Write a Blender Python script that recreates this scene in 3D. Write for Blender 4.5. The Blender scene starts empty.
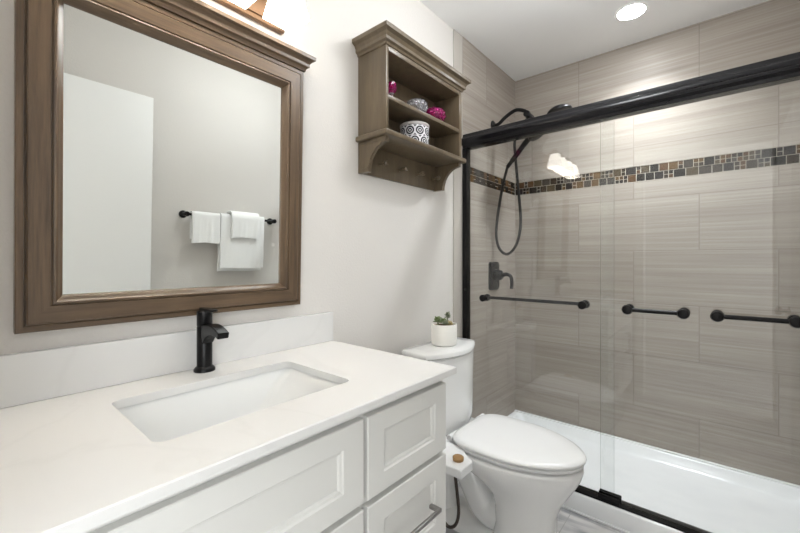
import bpy, bmesh, math, random
from mathutils import Vector, Matrix
PI = math.pi
random.seed(7)
S = bpy.context.scene
COL = S.collection

# ------------------------------------------------------------------ camera
cam_data = bpy.data.cameras.new('camera')
cam_data.sensor_width = 36.0
cam_data.sensor_fit = 'HORIZONTAL'
cam_data.lens = 378.1 * 36.0 / 800.0
cam_data.shift_y = -6.5 / 800.0
cam_data.clip_start = 0.02
cam = bpy.data.objects.new('camera', cam_data)
COL.objects.link(cam)
cam.location = (0.0, -1.14, 1.165)
cam.rotation_euler = (math.radians(90), 0, math.radians(40.44 - 90))
S.camera = cam

# ------------------------------------------------------------------ exposure, world
S.view_settings.view_transform = 'Standard'
S.view_settings.look = 'None'
S.view_settings.gamma = 1.0
S.view_settings.use_curve_mapping = False
S.view_settings.exposure = 1.42
W = bpy.data.worlds.new('world')
S.world = W
W.use_nodes = True
W.node_tree.nodes['Background'].inputs[0].default_value = (0.75, 0.82, 0.9, 1)
W.node_tree.nodes['Background'].inputs[1].default_value = 0.3

VANITY_GLOW = 2.5        # frosted shades of the vanity light
DOWN_GLOW = 24.0         # recessed shower light
HALL_W = 20.0            # bare fill lamp added in the hall, shining through the doorway
DOWN_W = 4.2             # its downward beam
FILL_GLOBE_GLOW = 7.0          # fill globe added in the middle of the room

def lamp_area(name, loc, size, watts, color, rot=(0, 0, 0)):
    d = bpy.data.lights.new(name, 'AREA')
    d.shape = 'RECTANGLE'
    d.size, d.size_y = size
    d.energy = watts
    d.color = color
    o = bpy.data.objects.new(name, d)
    o.location = loc
    o.rotation_euler = rot
    COL.objects.link(o)
    return o
lamp_area('hall_fill_lamp', (-1.0, -2.29, 1.35), (1.4, 1.8), HALL_W, (0.92, 0.97, 1.0), (math.radians(90), 0, 0))  # unseen lamp added for fill; no window is built here

# ------------------------------------------------------------------ dimensions
XB = 2.611      # tiled back wall of the shower
YO = -1.520     # wall opposite the mirror
XD = -0.070     # doorway wall
ZC = 2.448      # ceiling
CT = 0.861      # counter top

# ------------------------------------------------------------------ helpers
def srgb(r, g, b, a=1.0):
    def f(c):
        c /= 255.0
        return c / 12.92 if c <= 0.04045 else ((c + 0.055) / 1.055) ** 2.4
    return (f(r), f(g), f(b), a)

def mat(name, col, rough=0.5, metal=0.0, spec=0.5, coat=0.0, bump=0.0, bscale=200.0, emit=None, estr=0.0, sss=0.0):
    m = bpy.data.materials.new(name)
    m.use_nodes = True
    nt = m.node_tree
    p = nt.nodes['Principled BSDF']
    p.inputs['Base Color'].default_value = col
    p.inputs['Roughness'].default_value = rough
    p.inputs['Metallic'].default_value = metal
    p.inputs['Specular IOR Level'].default_value = spec
    p.inputs['Coat Weight'].default_value = coat
    p.inputs['Coat Roughness'].default_value = 0.05
    if emit:
        p.inputs['Emission Color'].default_value = emit
        p.inputs['Emission Strength'].default_value = estr
    if bump:
        tc = nt.nodes.new('ShaderNodeTexCoord')
        n = nt.nodes.new('ShaderNodeTexNoise')
        n.inputs['Scale'].default_value = bscale
        n.inputs['Detail'].default_value = 3
        b = nt.nodes.new('ShaderNodeBump')
        b.inputs['Strength'].default_value = bump
        b.inputs['Distance'].default_value = 0.004
        nt.links.new(tc.outputs['Object'], n.inputs['Vector'])
        nt.links.new(n.outputs['Fac'], b.inputs['Height'])
        nt.links.new(b.outputs['Normal'], p.inputs['Normal'])
    return m

def nodes(m):
    return m.node_tree, m.node_tree.nodes, m.node_tree.links, m.node_tree.nodes['Principled BSDF']

def grain_mat(name, c1, c2, stretch, rough=0.4, scale=1.0):
    """Stained wood: noise stretched along the grain."""
    m = mat(name, c1, rough)
    nt, N, L, p = nodes(m)
    tc = N.new('ShaderNodeTexCoord')
    mp = N.new('ShaderNodeMapping')
    mp.inputs['Scale'].default_value = stretch
    L.new(tc.outputs['Object'], mp.inputs['Vector'])
    n = N.new('ShaderNodeTexNoise')
    n.inputs['Scale'].default_value = scale
    n.inputs['Detail'].default_value = 6
    n.inputs['Roughness'].default_value = 0.65
    L.new(mp.outputs['Vector'], n.inputs['Vector'])
    r = N.new('ShaderNodeValToRGB')
    r.color_ramp.elements[0].position = 0.3
    r.color_ramp.elements[0].color = c2
    r.color_ramp.elements[1].position = 0.7
    r.color_ramp.elements[1].color = c1
    L.new(n.outputs['Fac'], r.inputs['Fac'])
    L.new(r.outputs['Color'], p.inputs['Base Color'])
    b = N.new('ShaderNodeBump')
    b.inputs['Strength'].default_value = 0.12
    b.inputs['Distance'].default_value = 0.002
    L.new(n.outputs['Fac'], b.inputs['Height'])
    L.new(b.outputs['Normal'], p.inputs['Normal'])
    return m

def tile_mat(name, axis, off):
    """Large taupe porcelain tiles, 61 x 30.5 cm running bond, with fine horizontal striations."""
    m = mat(name, srgb(165, 155, 143), 0.44, spec=0.35)
    nt, N, L, p = nodes(m)
    tc = N.new('ShaderNodeTexCoord')
    sp = N.new('ShaderNodeSeparateXYZ')
    L.new(tc.outputs['Object'], sp.inputs[0])
    def math_(op, a, b=None):
        n = N.new('ShaderNodeMath')
        n.operation = op
        for i, v in enumerate((a, b)):
            if v is None:
                continue
            if isinstance(v, (int, float)):
                n.inputs[i].default_value = v
            else:
                L.new(v, n.inputs[i])
        return n.outputs[0]
    u = math_('ADD', sp.outputs[axis], off)
    up = math_('GREATER_THAN', sp.outputs['Z'], 1.83)
    z = math_('ADD', sp.outputs['Z'], math_('MULTIPLY', up, 0.305))
    cb = N.new('ShaderNodeCombineXYZ')
    L.new(u, cb.inputs[0])
    L.new(z, cb.inputs[1])
    br = N.new('ShaderNodeTexBrick')
    br.inputs['Scale'].default_value = 1.0
    br.inputs['Brick Width'].default_value = 0.61
    br.inputs['Row Height'].default_value = 0.305
    br.inputs['Mortar Size'].default_value = 0.0019
    br.inputs['Mortar Smooth'].default_value = 0.2
    br.inputs['Color1'].default_value = (0.42, 0.42, 0.42, 1)
    br.inputs['Color2'].default_value = (0.58, 0.58, 0.58, 1)
    br.inputs['Mortar'].default_value = (0.5, 0.5, 0.5, 1)
    L.new(cb.outputs[0], br.inputs['Vector'])
    # striations, shifted from tile to tile
    sv = N.new('ShaderNodeCombineXYZ')
    L.new(math_('MULTIPLY', u, 1.6), sv.inputs[0])
    L.new(math_('MULTIPLY', z, 120.0), sv.inputs[1])
    L.new(math_('MULTIPLY', br.outputs['Color'], 40.0), sv.inputs[2])
    n1 = N.new('ShaderNodeTexNoise')
    n1.inputs['Scale'].default_value = 1.0
    n1.inputs['Detail'].default_value = 5
    n1.inputs['Roughness'].default_value = 0.6
    L.new(sv.outputs[0], n1.inputs['Vector'])
    sv2 = N.new('ShaderNodeCombineXYZ')
    L.new(math_('MULTIPLY', u, 0.9), sv2.inputs[0])
    L.new(math_('MULTIPLY', z, 38.0), sv2.inputs[1])
    L.new(math_('MULTIPLY', br.outputs['Color'], 17.0), sv2.inputs[2])
    n2 = N.new('ShaderNodeTexNoise')
    n2.inputs['Scale'].default_value = 1.0
    n2.inputs['Detail'].default_value = 3
    L.new(sv2.outputs[0], n2.inputs['Vector'])
    f = math_('ADD', math_('MULTIPLY', n1.outputs['Fac'], 0.55), math_('MULTIPLY', n2.outputs['Fac'], 0.45))
    f = math_('ADD', f, math_('MULTIPLY', math_('SUBTRACT', br.outputs['Color'], 0.5), 0.6))
    r = N.new('ShaderNodeValToRGB')
    e = r.color_ramp.elements
    e[0].position = 0.32
    e[0].color = TILE_D
    e[1].position = 0.72
    e[1].color = TILE_L
    mid = e.new(0.52)
    mid.color = TILE_M
    L.new(f, r.inputs['Fac'])
    mx = N.new('ShaderNodeMixRGB')
    mx.inputs['Color2'].default_value = GROUT
    L.new(br.outputs['Fac'], mx.inputs['Fac'])
    L.new(r.outputs['Color'], mx.inputs['Color1'])
    L.new(mx.outputs['Color'], p.inputs['Base Color'])
    b = N.new('ShaderNodeBump')
    b.inputs['Strength'].default_value = 0.12
    b.inputs['Distance'].default_value = 0.002
    h = math_('SUBTRACT', math_('MULTIPLY', n1.outputs['Fac'], 0.08), br.outputs['Fac'])
    L.new(h, b.inputs['Height'])
    L.new(b.outputs['Normal'], p.inputs['Normal'])
    return m

TILE_D = srgb(149, 139, 129)
TILE_M = srgb(165, 156, 146)
TILE_L = srgb(182, 175, 166)
GROUT = srgb(140, 131, 122)

def clear_glass(name, tint=(0.985, 0.993, 0.99, 1)):
    """Thin clear glass: transparent body with a Schlick reflection that depends only on the angle."""
    m = bpy.data.materials.new(name)
    m.use_nodes = True
    nt = m.node_tree
    N, L = nt.nodes, nt.links
    N.clear()
    out = N.new('ShaderNodeOutputMaterial')
    tr = N.new('ShaderNodeBsdfTransparent')
    tr.inputs[0].default_value = tint
    gl = N.new('ShaderNodeBsdfGlossy')
    gl.inputs['Roughness'].default_value = 0.0
    geo = N.new('ShaderNodeNewGeometry')
    dot = N.new('ShaderNodeVectorMath')
    dot.operation = 'DOT_PRODUCT'
    L.new(geo.outputs['Normal'], dot.inputs[0])
    L.new(geo.outputs['Incoming'], dot.inputs[1])
    def mth(op, a, b=0.0):
        n = N.new('ShaderNodeMath')
        n.operation = op
        for i, v in enumerate((a, b)):
            if isinstance(v, (int, float)):
                n.inputs[i].default_value = v
            else:
                L.new(v, n.inputs[i])
        return n.outputs[0]
    c = mth('ABSOLUTE', dot.outputs['Value'])
    k = mth('POWER', mth('SUBTRACT', 1.0, c), 5.0)
    fac = mth('ADD', mth('MULTIPLY', k, 0.95), 0.052)
    mx = N.new('ShaderNodeMixShader')
    L.new(fac, mx.inputs[0])
    L.new(tr.outputs[0], mx.inputs[1])
    L.new(gl.outputs[0], mx.inputs[2])
    L.new(mx.outputs[0], out.inputs['Surface'])
    return m

# ---- mesh building
def box(bm, x0, x1, y0, y1, z0, z1, bev=0.0, seg=2):
    vs = [bm.verts.new((x, y, z)) for x in (x0, x1) for y in (y0, y1) for z in (z0, z1)]
    q = [(0, 1, 3, 2), (4, 6, 7, 5), (0, 4, 5, 1), (2, 3, 7, 6), (0, 2, 6, 4), (1, 5, 7, 3)]
    fs = [bm.faces.new([vs[i] for i in f]) for f in q]
    if bev > 0:
        es = list({e for f in fs for e in f.edges})
        bmesh.ops.bevel(bm, geom=es, offset=bev, segments=seg, affect='EDGES', profile=0.5)

def loft(bm, rings, cap0=True, cap1=True, closed=True):
    R = [[bm.verts.new(p) for p in r] for r in rings]
    n = len(R[0])
    for a, b in zip(R, R[1:]):
        for i in range(n if closed else n - 1):
            j = (i + 1) % n
            bm.faces.new((a[i], a[j], b[j], b[i]))
    if cap0:
        bm.faces.new(list(reversed(R[0])))
    if cap1:
        bm.faces.new(R[-1])
    return R

def frame_of(d):
    d = d.normalized()
    a = Vector((0, 0, 1)) if abs(d.z) < 0.9 else Vector((1, 0, 0))
    u = d.cross(a).normalized()
    return u, d.cross(u).normalized()

def tube(bm, pts, r, n=12, cap=True):
    """Round tube through points (r: number or one per point); the frame is carried along."""
    P = [Vector(p) for p in pts]
    rr = r if isinstance(r, (list, tuple)) else [r] * len(P)
    rings = []
    u = None
    for i, p in enumerate(P):
        d = (P[min(i + 1, len(P) - 1)] - P[max(i - 1, 0)]).normalized()
        if u is None:
            u, v = frame_of(d)
        else:
            u = (u - d * u.dot(d)).normalized()
            v = d.cross(u)
        rings.append([p + (u * math.cos(2 * PI * k / n) + v * math.sin(2 * PI * k / n)) * rr[i] for k in range(n)])
    loft(bm, rings, cap, cap)

def spline(pts, n=10):
    """Catmull-Rom through points."""
    P = [Vector(p) for p in pts]
    P = [P[0] * 2 - P[1]] + P + [P[-1] * 2 - P[-2]]
    out = []
    for i in range(1, len(P) - 2):
        for k in range(n):
            t = k / n
            a, b, c, d = P[i - 1], P[i], P[i + 1], P[i + 2]
            out.append(0.5 * ((2 * b) + (c - a) * t + (2 * a - 5 * b + 4 * c - d) * t * t + (3 * b - a - 3 * c + d) * t ** 3))
    out.append(P[-2])
    return out

def lathe(bm, c, prof, n=32, axis='Z', cap0=True, cap1=True):
    """Turn (radius, height) pairs about an axis through c."""
    rings = []
    for r, h in prof:
        ring = []
        for k in range(n):
            a = 2 * PI * k / n
            x, y = r * math.cos(a), r * math.sin(a)
            p = {'Z': (x, y, h), 'X': (h, x, y), 'Y': (y, h, x)}[axis]
            ring.append((c[0] + p[0], c[1] + p[1], c[2] + p[2]))
        rings.append(ring)
    loft(bm, rings, cap0, cap1)

def rrect(cx, cy, w, d, r, z, n=6):
    out = []
    for sx, sy, a0 in ((1, 1, 0), (-1, 1, 90), (-1, -1, 180), (1, -1, 270)):
        for k in range(n + 1):
            a = math.radians(a0 + 90.0 * k / n)
            out.append((cx + sx * (w / 2 - r) + r * math.cos(a), cy + sy * (d / 2 - r) + r * math.sin(a), z))
    return out

def prism(bm, poly, x0, x1, axis='X'):
    """Extrude a 2-D polygon: axis X takes (y, z) pairs, axis Y takes (x, z), axis Z takes (x, y)."""
    def P(a, b, t):
        return {'X': (t, a, b), 'Y': (a, t, b), 'Z': (a, b, t)}[axis]
    loft(bm, [[P(a, b, x0) for a, b in poly], [P(a, b, x1) for a, b in poly]])

def finish(bm, name, m, loc, smooth):
    bmesh.ops.remove_doubles(bm, verts=bm.verts, dist=1e-6)
    bmesh.ops.recalc_face_normals(bm, faces=bm.faces)
    bmesh.ops.translate(bm, verts=bm.verts, vec=-Vector(loc))
    me = bpy.data.meshes.new(name)
    bm.to_mesh(me)
    bm.free()
    for x in (m if isinstance(m, (list, tuple)) else [m]):
        me.materials.append(x)
    if smooth:
        me.shade_smooth()
        me.set_sharp_from_angle(angle=math.radians(smooth))
    o = bpy.data.objects.new(name, me)
    COL.objects.link(o)
    return o

def thing(name, label, cat, loc, group=None):
    o = bpy.data.objects.new(name, None)
    o.empty_display_size = 0.05
    COL.objects.link(o)
    o.location = loc
    o['label'] = label
    o['category'] = cat
    if group:
        o['group'] = group
    return o

def origin(o):
    p = Vector((0, 0, 0))
    while o is not None:
        p += o.location
        o = o.parent
    return p

def part(name, bm, m, parent, label=None, smooth=40):
    o = finish(bm, name, m, origin(parent), smooth)
    o.parent = parent
    if label:
        o['label'] = label
    return o

def solo(name, bm, m, loc, label, cat, smooth=40, group=None):
    o = finish(bm, name, m, loc, smooth)
    o.location = loc
    o['label'] = label
    o['category'] = cat
    if group:
        o['group'] = group
    return o

def struct(name, bm, m, parent=None, smooth=0):
    o = finish(bm, name, m, origin(parent) if parent else (0, 0, 0), smooth)
    if parent:
        o.parent = parent
    else:
        o['kind'] = 'structure'
    return o

def B():
    return bmesh.new()

# ------------------------------------------------------------------ materials
paint = mat('wall_paint', srgb(220, 216, 211), 0.75, bump=0.22, bscale=130)
ceil_paint = mat('ceiling_paint', srgb(246, 246, 245), 0.85, bump=0.12, bscale=160)
door_white = mat('door_paint', srgb(248, 248, 247), 0.4)
trim_white = mat('trim_paint', srgb(236, 235, 232), 0.4)
tile_back = tile_mat('taupe_tile_back', 'Y', 0.74)
tile_left = tile_mat('taupe_tile_left', 'X', -0.035)
tile_edge = mat('taupe_tile_edge', srgb(190, 184, 176), 0.25)
black = mat('matte_black_metal', srgb(26, 25, 26), 0.32, 0.6)
black_gloss = mat('black_header_metal', srgb(22, 21, 24), 0.17, 0.0, spec=0.3)
rubber = mat('black_rubber', srgb(22, 21, 21), 0.6)
porcelain = mat('white_porcelain', srgb(242, 242, 241), 0.12, coat=0.3)
basin_white = mat('white_basin', srgb(228, 229, 228), 0.15, coat=0.3)
acrylic = mat('white_acrylic', srgb(242, 243, 244), 0.22)
plastic = mat('white_plastic', srgb(240, 240, 240), 0.2)
cab_paint = mat('cabinet_paint', srgb(222, 221, 217), 0.38)
nickel = mat('brushed_nickel', srgb(150, 148, 145), 0.3, 1.0)
bronze = mat('aged_bronze', srgb(100, 76, 54), 0.4, 0.6)
mirror_m = mat('silvered_glass', (0.82, 0.84, 0.82, 1), 0.0, 1.0)
glass = clear_glass('shower_glass')
glass_edge = clear_glass('shower_glass_edge', (0.45, 0.52, 0.48, 1))
frame_v = grain_mat('brown_wood_upright', srgb(112, 91, 69), srgb(75, 60, 46), (90, 90, 5), 0.34)
frame_h = grain_mat('brown_wood_level', srgb(112, 91, 69), srgb(75, 60, 46), (5, 90, 90), 0.34)
shelf_wood = grain_mat('grey_brown_wood', srgb(112, 98, 78), srgb(92, 80, 64), (40, 40, 5), 0.28)
towel_m = mat('white_terry', srgb(250, 250, 249), 0.95, bump=0.5, bscale=260)
soil_m = mat('potting_soil', srgb(112, 86, 66), 0.95, bump=0.8, bscale=300)
pot_m = mat('white_ceramic_pot', srgb(240, 238, 232), 0.35)
leaf_m = mat('succulent_leaf', srgb(112, 128, 84), 0.5)
leaf2_m = mat('succulent_leaf_grey', srgb(124, 128, 104), 0.5)
pale_leaf_m = mat('succulent_leaf_pale', srgb(176, 160, 112), 0.5)
knob_wood = mat('bamboo_knob', srgb(158, 122, 74), 0.5)
hose_m = mat('bronze_hose', srgb(70, 62, 57), 0.35, 0.5)
lamp_glass = mat('frosted_shade', srgb(250, 246, 238), 0.5, emit=(1.0, 0.94, 0.85, 1), estr=VANITY_GLOW)
bulb_m = mat('lit_bulb', (1, 1, 1, 1), 0.5, emit=(1.0, 0.94, 0.85, 1), estr=VANITY_GLOW * 4)
down_m = mat('downlight_lens', (1, 1, 1, 1), 0.5, emit=(0.92, 0.965, 1.0, 1), estr=DOWN_GLOW)

def quartz():
    m = mat('white_quartz', srgb(224, 223, 221), 0.25)
    nt, N, L, p = nodes(m)
    tc = N.new('ShaderNodeTexCoord')
    n = N.new('ShaderNodeTexNoise')
    n.inputs['Scale'].default_value = 1.1
    n.inputs['Detail'].default_value = 6
    n.inputs['Distortion'].default_value = 1.2
    L.new(tc.outputs['Object'], n.inputs['Vector'])
    r = N.new('ShaderNodeValToRGB')
    e = r.color_ramp.elements
    e[0].position, e[0].color = 0.485, srgb(224, 223, 221)
    e[1].position, e[1].color = 0.515, srgb(224, 223, 221)
    v = e.new(0.5)
    v.color = srgb(221, 220, 218)
    L.new(n.outputs['Fac'], r.inputs['Fac'])
    L.new(r.outputs['Color'], p.inputs['Base Color'])
    return m
quartz_m = quartz()

def floor_mat():
    m = mat('marbled_floor_tile', srgb(170, 168, 168), 0.3)
    nt, N, L, p = nodes(m)
    tc = N.new('ShaderNodeTexCoord')
    mp = N.new('ShaderNodeMapping')
    mp.inputs['Scale'].default_value = (4.0, 1.6, 1)
    mp.inputs['Rotation'].default_value = (0, 0, 0.35)
    L.new(tc.outputs['Object'], mp.inputs['Vector'])
    n = N.new('ShaderNodeTexNoise')
    n.inputs['Scale'].default_value = 2.0
    n.inputs['Detail'].default_value = 7
    n.inputs['Distortion'].default_value = 1.8
    L.new(mp.outputs['Vector'], n.inputs['Vector'])
    r = N.new('ShaderNodeValToRGB')
    e = r.color_ramp.elements
    e[0].position, e[0].color = 0.36, srgb(158, 158, 161)
    e[1].position, e[1].color = 0.62, srgb(222, 219, 217)
    L.new(n.outputs['Fac'], r.inputs['Fac'])
    br = N.new('ShaderNodeTexBrick')
    br.inputs['Scale'].default_value = 1.0
    br.inputs['Brick Width'].default_value = 0.61
    br.inputs['Row Height'].default_value = 0.305
    br.inputs['Mortar Size'].default_value = 0.0015
    L.new(tc.outputs['Object'], br.inputs['Vector'])
    mx = N.new('ShaderNodeMixRGB')
    mx.inputs['Color2'].default_value = srgb(176, 174, 172)
    L.new(br.outputs['Fac'], mx.inputs['Fac'])
    L.new(r.outputs['Color'], mx.inputs['Color1'])
    L.new(mx.outputs['Color'], p.inputs['Base Color'])
    return m
floor_m = floor_mat()

# ------------------------------------------------------------------ room shell
HX0, HY0, HY1 = -1.75, -2.3, 0.55           # hall beyond the doorway
OY0, OY1, OZ = -1.425, -0.625, 2.05         # doorway opening
T = 0.10
bm = B(); box(bm, HX0, XB + T, HY0, HY1 + T, -0.08, 0.0); struct('floor', bm, floor_m)
bm = B(); box(bm, HX0, XB + T, HY0, HY1 + T, ZC, ZC + 0.08); struct('ceiling', bm, ceil_paint)
bm = B(); box(bm, XD, XB + T, 0.0, T, 0, ZC); struct('wall_left', bm, paint)
bm = B(); box(bm, XD, XB + T, YO - T, YO, 0, ZC); struct('wall_right', bm, paint)
bm = B(); box(bm, XB + 0.002, XB + T, YO, 0, 0, ZC); struct('wall_back', bm, paint)
bm = B()
box(bm, XD - 0.11, XD, OY1, HY1, 0, ZC)
box(bm, XD - 0.11, XD, HY0, OY0, 0, ZC)
box(bm, XD - 0.11, XD, OY0, OY1, OZ, ZC)
struct('wall_front', bm, paint)
bm = B()
box(bm, HX0 - T, HX0, HY0, HY1, 0, ZC)
box(bm, HX0, XD - 0.11, HY0 - T, HY0, 0, ZC)
box(bm, HX0, XD - 0.11, HY1, HY1 + T, 0, ZC)
struct('wall_hall', bm, paint)
# door casing around the opening
bm = B()
for y0, y1 in ((OY1, OY1 + 0.06), (OY0 - 0.06, OY0)):
    box(bm, XD, XD + 0.014, y0, y1, 0, OZ + 0.06, 0.003)
box(bm, XD, XD + 0.014, OY0, OY1, OZ, OZ + 0.06, 0.003)
struct('trim_1', bm, trim_white)

# tiled walls of the shower: slabs with a gap for the mosaic band
XT = 1.79
Z1, Z2 = 1.628, 1.717
TT = 0.008
bm = B()
for z0, z1 in ((0.085, Z1), (Z2, ZC)):
    box(bm, XB - TT + 0.002, XB + 0.002, YO + TT, -TT, z0, z1)
struct('wall_shower_back', bm, tile_back)
bm = B()
box(bm, 1.886, XB + 0.002, -TT, 0.0, 0.085, Z1)
box(bm, 1.886, XB + 0.002, -TT, 0.0, Z2, ZC)
struct('wall_shower_left', bm, tile_left)
bm = B()
box(bm, 1.79, XB + 0.002, YO, YO + TT, 0.085, ZC)
struct('wall_shower_right', bm, tile_left)
bm = B(); box(bm, XT, 1.8845, -TT, 0.0, 0.09, ZC, 0.003)
struct('trim_2', bm, tile_edge)

# mosaic band of small brown, grey and black glass tiles
mos_cols = [(84, 60, 38), (48, 38, 28), (60, 54, 48), (28, 25, 22), (92, 70, 42), (74, 64, 48), (40, 36, 36)]
mos_m = [mat('mosaic_glass_%d' % i, srgb(*c), 0.25, spec=0.2) for i, c in enumerate(mos_cols)]
mos_grout = mat('mosaic_grout', srgb(206, 199, 186), 0.8)
def mosaic(name, put, length):
    bm = B()
    def cell(a0, a1, b0, b1, d, mi):
        n0 = len(bm.faces)
        g = 0.0017
        P = [put(a, b, dd) for dd in (0.0, d) for a, b in ((a0 + g, b0 + g), (a1 - g, b0 + g), (a1 - g, b1 - g), (a0 + g, b1 - g))]
        v = [bm.verts.new(p) for p in P]
        for q in ((0, 1, 2, 3), (4, 5, 6, 7), (0, 1, 5, 4), (1, 2, 6, 5), (2, 3, 7, 6), (3, 0, 4, 7)):
            f = bm.faces.new([v[i] for i in q])
            f.material_index = mi
    cell(0, length, Z1 - 0.0015, Z2 + 0.0015, 0.004, len(mos_m))
    h = (Z2 - Z1) / 2
    rnd = random.Random(11 if length > 1 else 5)
    for row in range(2):
        b0 = Z1 + row * h
        a = 0.0
        while a < length - 0.012:
            if rnd.random() < 0.48:
                w = min(h * rnd.choice((1.0, 1.0, 1.25)), length - a)
                cell(a, a + w, b0, b0 + h, 0.0065, rnd.randrange(len(mos_m)))
            else:
                w = min(h * 0.5, length - a)
                for k in range(2):
                    cell(a, a + w, b0 + k * h / 2, b0 + (k + 1) * h / 2, 0.0065, rnd.randrange(len(mos_m)))
            a += w
    return struct(name, bm, mos_m + [mos_grout])
mosaic('trim_3', lambda a, b, d: (XB + 0.002 - d, -TT - a, b), -YO - 2 * TT)
mosaic('trim_4', lambda a, b, d: (XB - TT - a, -d, b), XB - TT - 1.886)

# painted skirting of the vanity wall and its opposite
bm = B(); box(bm, 0.93, XT, -0.012, 0.0, 0.0, 0.09, 0.003); struct('baseboard_left', bm, trim_white)
bm = B(); box(bm, XD, 1.79, YO, YO + 0.012, 0.0, 0.09, 0.003); struct('baseboard_right', bm, trim_white)

# white door standing open against the wall opposite the mirror
bm = B(); box(bm, -0.052, 0.739, -1.470, -1.435, 0.012, 2.032, 0.002)
dr = struct('door_1', bm, door_white)
bm = B()
lathe(bm, (0.675, -1.435, 0.87), [(0.028, 0), (0.028, 0.006), (0.011, 0.008), (0.011, 0.03), (0.024, 0.036), (0.027, 0.05), (0.018, 0.06), (0.004, 0.062)], 24, 'Y')
o = part('door_knob', bm, black, dr, 'black round door knob')

# ------------------------------------------------------------------ shower tray and doors
tray = thing('shower_tray', 'low white shower tray with a raised rim along the tiled back wall', 'shower tray', (2.23, -0.76, 0))
bm = B()
x0, x1, y0, y1 = 1.856, XB - TT + 0.001, YO + TT + 0.001, -TT - 0.001
cx, cy = (x0 + x1) / 2, (y0 + y1) / 2
def ring(ix0, ix1, iy, r, z):
    return rrect((x0 + ix0 + x1 - ix1) / 2, cy, x1 - x0 - ix0 - ix1, y1 - y0 - 2 * iy, r, z, 5)
loft(bm, [ring(0, 0, 0, 0.004, 0.0), ring(0, 0, 0, 0.004, 0.078), ring(0.006, 0.001, 0.001, 0.006, 0.085),
          ring(0.085, 0.022, 0.03, 0.03, 0.086), ring(0.094, 0.028, 0.036, 0.04, 0.078),
          ring(0.105, 0.045, 0.06, 0.05, 0.040), ring(0.13, 0.07, 0.085, 0.05, 0.030), ring(0.30, 0.28, 0.5, 0.05, 0.022)])
part('basin', bm, acrylic, tray, smooth=50)
bm = B(); box(bm, x1 - 0.022, x1 + 0.0, y0, y1, 0.0855, 0.093, 0.002); part('rim', bm, acrylic, tray)
bm = B(); box(bm, 1.848, 1.8565, -1.50, -0.02, 0.0, 0.010, 0.003); part('caulk_strip', bm, acrylic, tray)
ZH0, ZH1 = 1.800, 1.886
enc = thing('shower_door_frame', 'black metal header, jamb and floor track holding the sliding shower doors', 'shower door frame', (1.9, 0, 0.086))
bm = B()
prof = [(1.935, ZH0 + 0.004), (1.935, ZH1 - 0.006), (1.930, ZH1), (1.892, ZH1), (1.884, ZH1 - 0.004), (1.880, ZH1 - 0.018),
        (1.876, ZH1 - 0.024)]
for k in range(9):
    a = math.radians(80 - 160 * k / 8)
    prof.append((1.876 - 0.014 * math.cos(a), 1.838 + 0.022 * math.sin(a)))
prof += [(1.878, ZH0 + 0.012), (1.880, ZH0), (1.930, ZH0)]
loft(bm, [[(x, -0.0085, z) for x, z in prof], [(x, YO + 0.009, z) for x, z in prof]])
part('header', bm, black_gloss, enc, smooth=35)
bm = B(); box(bm, 1.876, 1.922, -0.036, -0.0085, 0.096, ZH0 + 0.002, 0.003); part('jamb', bm, black, enc)
bm = B(); box(bm, 1.876, 1.922, YO + 0.009, YO + 0.036, 0.096, ZH0 + 0.002, 0.003); part('jamb', bm, black, enc)
bm = B(); box(bm, 1.868, 1.925, YO + 0.01, -0.009, 0.0865, 0.0955, 0.002); part('floor_track', bm, black, enc)
bm = B(); box(bm, 1.872, 1.918, -0.80, -0.712, 0.0955, 0.099, 0.001)
box(bm, 1.872, 1.880, -0.80, -0.712, 0.099, 0.118, 0.002); box(bm, 1.894, 1.900, -0.80, -0.712, 0.099, 0.118, 0.002); box(bm, 1.913, 1.918, -0.80, -0.712, 0.099, 0.118, 0.002)
part('door_guide', bm, black, enc)
bm = B(); lathe(bm, (1.876, -0.030, 0.998), [(0.007, 0), (0.007, -0.004), (0.003, -0.008)], 16, 'X'); part('bumper', bm, rubber, enc)

def grab_bar(parent, xg, sgn, ya, yb, z, thick):
    """A bar on two posts that pass the glass, with round caps on the other side."""
    xb = xg + sgn * 0.045
    bm = B()
    tube(bm, [(xb, ya + 0.012, z), (xb, yb - 0.012, z)], 0.0085, 16)
    bar = part('grab_bar', bm, black, parent, 'black bar')
    for y in (ya, yb):
        bm = B()
        lathe(bm, (xg + sgn * thick, y, z), [(0.019, 0), (0.019, sgn * 0.006), (0.010, sgn * 0.010), (0.010, sgn * 0.032),
              (0.019, sgn * 0.036), (0.021, sgn * 0.046), (0.017, sgn * 0.054), (0.006, sgn * 0.057)], 24, 'X')
        part('post', bm, black, bar)
        bm = B()
        lathe(bm, (xg - sgn * thick, y, z), [(0.019, 0), (0.019, -sgn * 0.007), (0.015, -sgn * 0.011), (0.004, -sgn * 0.012)], 24, 'X')
        part('cap', bm, black, bar)
XI, XO = 1.907, 1.887
gi = thing('shower_door_panel', 'inner clear glass sliding panel nearer the toilet with one long dark bar', 'shower door', (XI, -0.40, 0.1), 'sliding shower door panels')
def pane(bm):
    for f in bm.faces:
        f.normal_update()
        f.material_index = 0 if abs(f.normal.x) > 0.5 else 1
    return bm
bm = B(); box(bm, XI - 0.004, XI + 0.004, -0.772, -0.040, 0.0992, ZH0 - 0.002); part('glass_pane', pane(bm), [glass, glass_edge], gi, smooth=0)
grab_bar(gi, XI, 1, -0.125, -0.640, 0.953, 0.0045)
go = thing('shower_door_panel', 'outer clear glass sliding panel carrying two short black bars end to end', 'shower door', (XO, -1.1, 0.1), 'sliding shower door panels')
bm = B(); box(bm, XO - 0.004, XO + 0.004, -1.480, -0.722, 0.0992, ZH0 - 0.002); part('glass_pane', pane(bm), [glass, glass_edge], go, smooth=0)
grab_bar(go, XO, -1, -0.834, -1.024, 0.955, 0.0045)
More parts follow.
